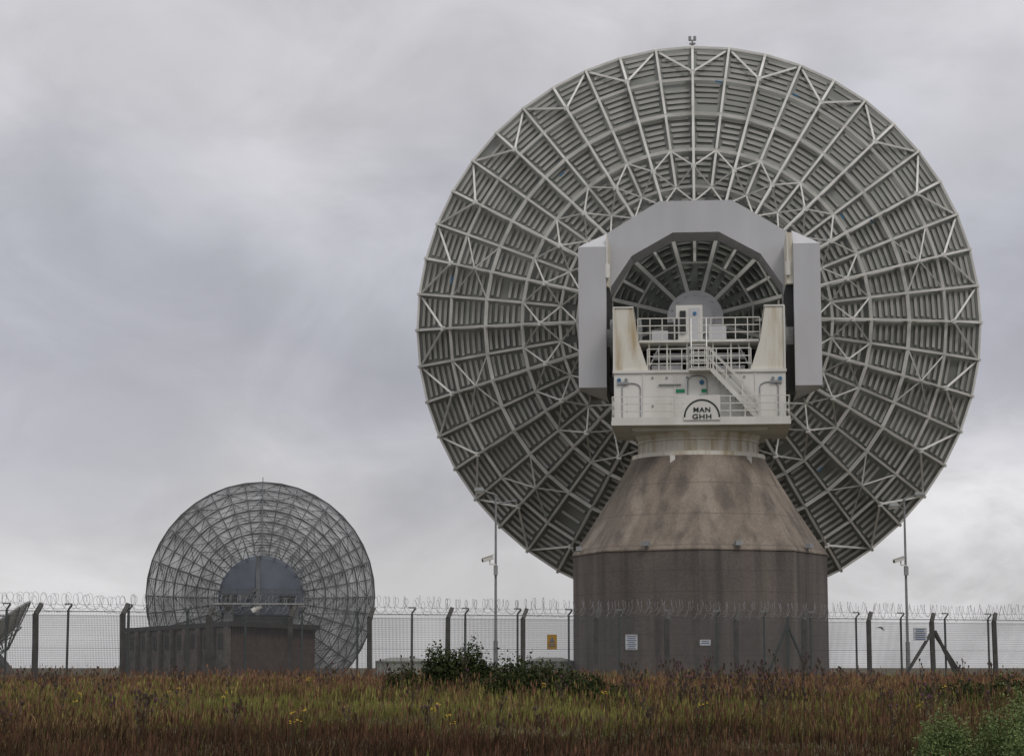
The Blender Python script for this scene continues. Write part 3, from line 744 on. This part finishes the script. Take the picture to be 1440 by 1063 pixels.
def flowers():
    mb=MB(); rnd=random.Random(9)
    for x,y in ((-3.35,33),(-1.4,37),(-1.27,36.5),(-3.3,33.6),(1.7,40),(9.0,45),(-4.9,52),(-5.6,42),(.6,47),(-7.4,47),(-.9,33),(3.2,36),(7.6,40),(-8.2,41)):
        z=float(gz(x,y))
        for j in range(2):
            p=Vector((x+rnd.gauss(0,.05),y+rnd.gauss(0,.05),z)); q=p+Vector((rnd.gauss(0,.03),0,rnd.uniform(.42,.6))); mb.tube(p,q,.004,n=4)
            for i in range(5):
                a=rnd.random()*TW; r_=q+Vector((math.cos(a)*.035,math.sin(a)*.035,rnd.uniform(-.02,.02))); mb.tube(r_,r_+Vector((0,0,.012)),.018,.012,n=6,mi=1)
    mb.obj('ragwort_flowers',[mat('ragwort_stem',(.05,.07,.02)),mat('ragwort_petals',(.50,.33,.02))],recalc=False)
flowers()

# ================================================================== WORLD / SKY
w=bpy.data.worlds.new("World"); scene.world=w; w.use_nodes=True
nt=w.node_tree; N=nt.nodes; L=nt.links; bg=N['Background']
SE,SR=R(48),R(150)
sky=N.new('ShaderNodeTexSky'); sky.sky_type='NISHITA'; sky.sun_disc=False; sky.sun_elevation=SE; sky.sun_rotation=SR
tc=N.new('ShaderNodeTexCoord'); sp=N.new('ShaderNodeSeparateXYZ'); L.new(tc.outputs['Generated'],sp.inputs[0])
def wn(scale,st,loc,det=5,dist=0.3,rough=.5):
    mp=N.new('ShaderNodeMapping'); mp.inputs['Scale'].default_value=st; mp.inputs['Location'].default_value=loc; L.new(tc.outputs['Generated'],mp.inputs['Vector'])
    nz=N.new('ShaderNodeTexNoise'); nz.inputs['Scale'].default_value=scale; nz.inputs['Detail'].default_value=det; nz.inputs['Distortion'].default_value=dist
    nz.inputs['Roughness'].default_value=rough; L.new(mp.outputs[0],nz.inputs['Vector']); return nz.outputs['Fac']
def mth(op,a,b):
    m=N.new('ShaderNodeMath'); m.operation=op
    for i,vv in enumerate((a,b)):
        if isinstance(vv,(int,float)): m.inputs[i].default_value=vv
        else: L.new(vv,m.inputs[i])
    return m.outputs[0]
def mrange(v,a,b,c_,d_):
    m=N.new('ShaderNodeMapRange'); m.interpolation_type='SMOOTHSTEP'
    m.inputs['From Min'].default_value=a; m.inputs['From Max'].default_value=b; m.inputs['To Min'].default_value=c_; m.inputs['To Max'].default_value=d_
    L.new(v,m.inputs['Value']); return m.outputs[0]
n1=wn(5.0,(1,1,1.5),(3.1,0,1.7)); n2=wn(9,(1,1,1.6),(0,5,0.4),7,.5,.58); n3=wn(4.2,(1,1,1.8),(7.3,2,9.4),4,.4)
e=mth('ADD',sp.outputs['Z'],mth('MULTIPLY',mth('SUBTRACT',n1,.5),.20))
e=mth('ADD',e,mth('MULTIPLY',sp.outputs['X'],-.05))
cr=N.new('ShaderNodeValToRGB'); el_=cr.color_ramp
pts=[(0.0,(.585,.575,.59)),(.055,(.62,.61,.625)),(.095,(.50,.495,.53)),(.135,(.455,.455,.505)),(.19,(.515,.52,.57)),(.25,(.60,.59,.62)),(.33,(.66,.645,.665)),(.5,(.67,.665,.68)),(1.0,(.98,.97,.97))]
el_.elements[0].position=pts[0][0]; el_.elements[0].color=(*pts[0][1],1); el_.elements[1].position=1; el_.elements[1].color=(*pts[-1][1],1)
for p,c_ in pts[1:-1]:
    q=el_.elements.new(p); q.color=(*c_,1)
L.new(e,cr.inputs['Fac'])
det=mth('MULTIPLY',mrange(n2,.3,.7,.90,1.10),mrange(n3,.35,.65,.88,1.10))
# brighter cloud bank low on the right-hand side of the sky
rb_=mth('MULTIPLY',mrange(sp.outputs['X'],.08,.25,0,1),mrange(sp.outputs['Z'],.14,.07,0,1))
det=mth('MULTIPLY',det,mth('ADD',1.0,mth('MULTIPLY',rb_,mrange(n2,.4,.6,.02,.26))))
vm=N.new('ShaderNodeVectorMath'); vm.operation='SCALE'; L.new(cr.outputs[0],vm.inputs[0]); L.new(det,vm.inputs['Scale'])
v10=N.new('ShaderNodeVectorMath'); v10.operation='SCALE'; v10.inputs['Scale'].default_value=10.0; L.new(vm.outputs[0],v10.inputs[0])
mx=N.new('ShaderNodeMixRGB'); mx.inputs['Fac'].default_value=.95; L.new(sky.outputs[0],mx.inputs[1]); L.new(v10.outputs[0],mx.inputs[2])
L.new(mx.outputs[0],bg.inputs['Color']); bg.inputs['Strength'].default_value=.1

sd=bpy.data.lights.new('sun','SUN'); sd.energy=.9; sd.angle=R(18); sd.color=(1,.95,.89)
so=bpy.data.objects.new('sun',sd); scene.collection.objects.link(so)
az=SR; dirv=Vector((math.sin(az)*math.cos(SE),math.cos(az)*math.cos(SE),math.sin(SE)))
so.rotation_euler=dirv.to_track_quat('Z','Y').to_euler(); so.location=(0,0,60)

cam=bpy.data.cameras.new('camera'); co=bpy.data.objects.new('camera',cam); scene.collection.objects.link(co)
cam.lens=75; cam.sensor_width=36; cam.sensor_fit='HORIZONTAL'; cam.clip_end=20000; cam.clip_start=.1
co.location=(0,0,CAMZ); co.rotation_euler=(R(90)+math.atan(404/3000),0,0)
scene.camera=co
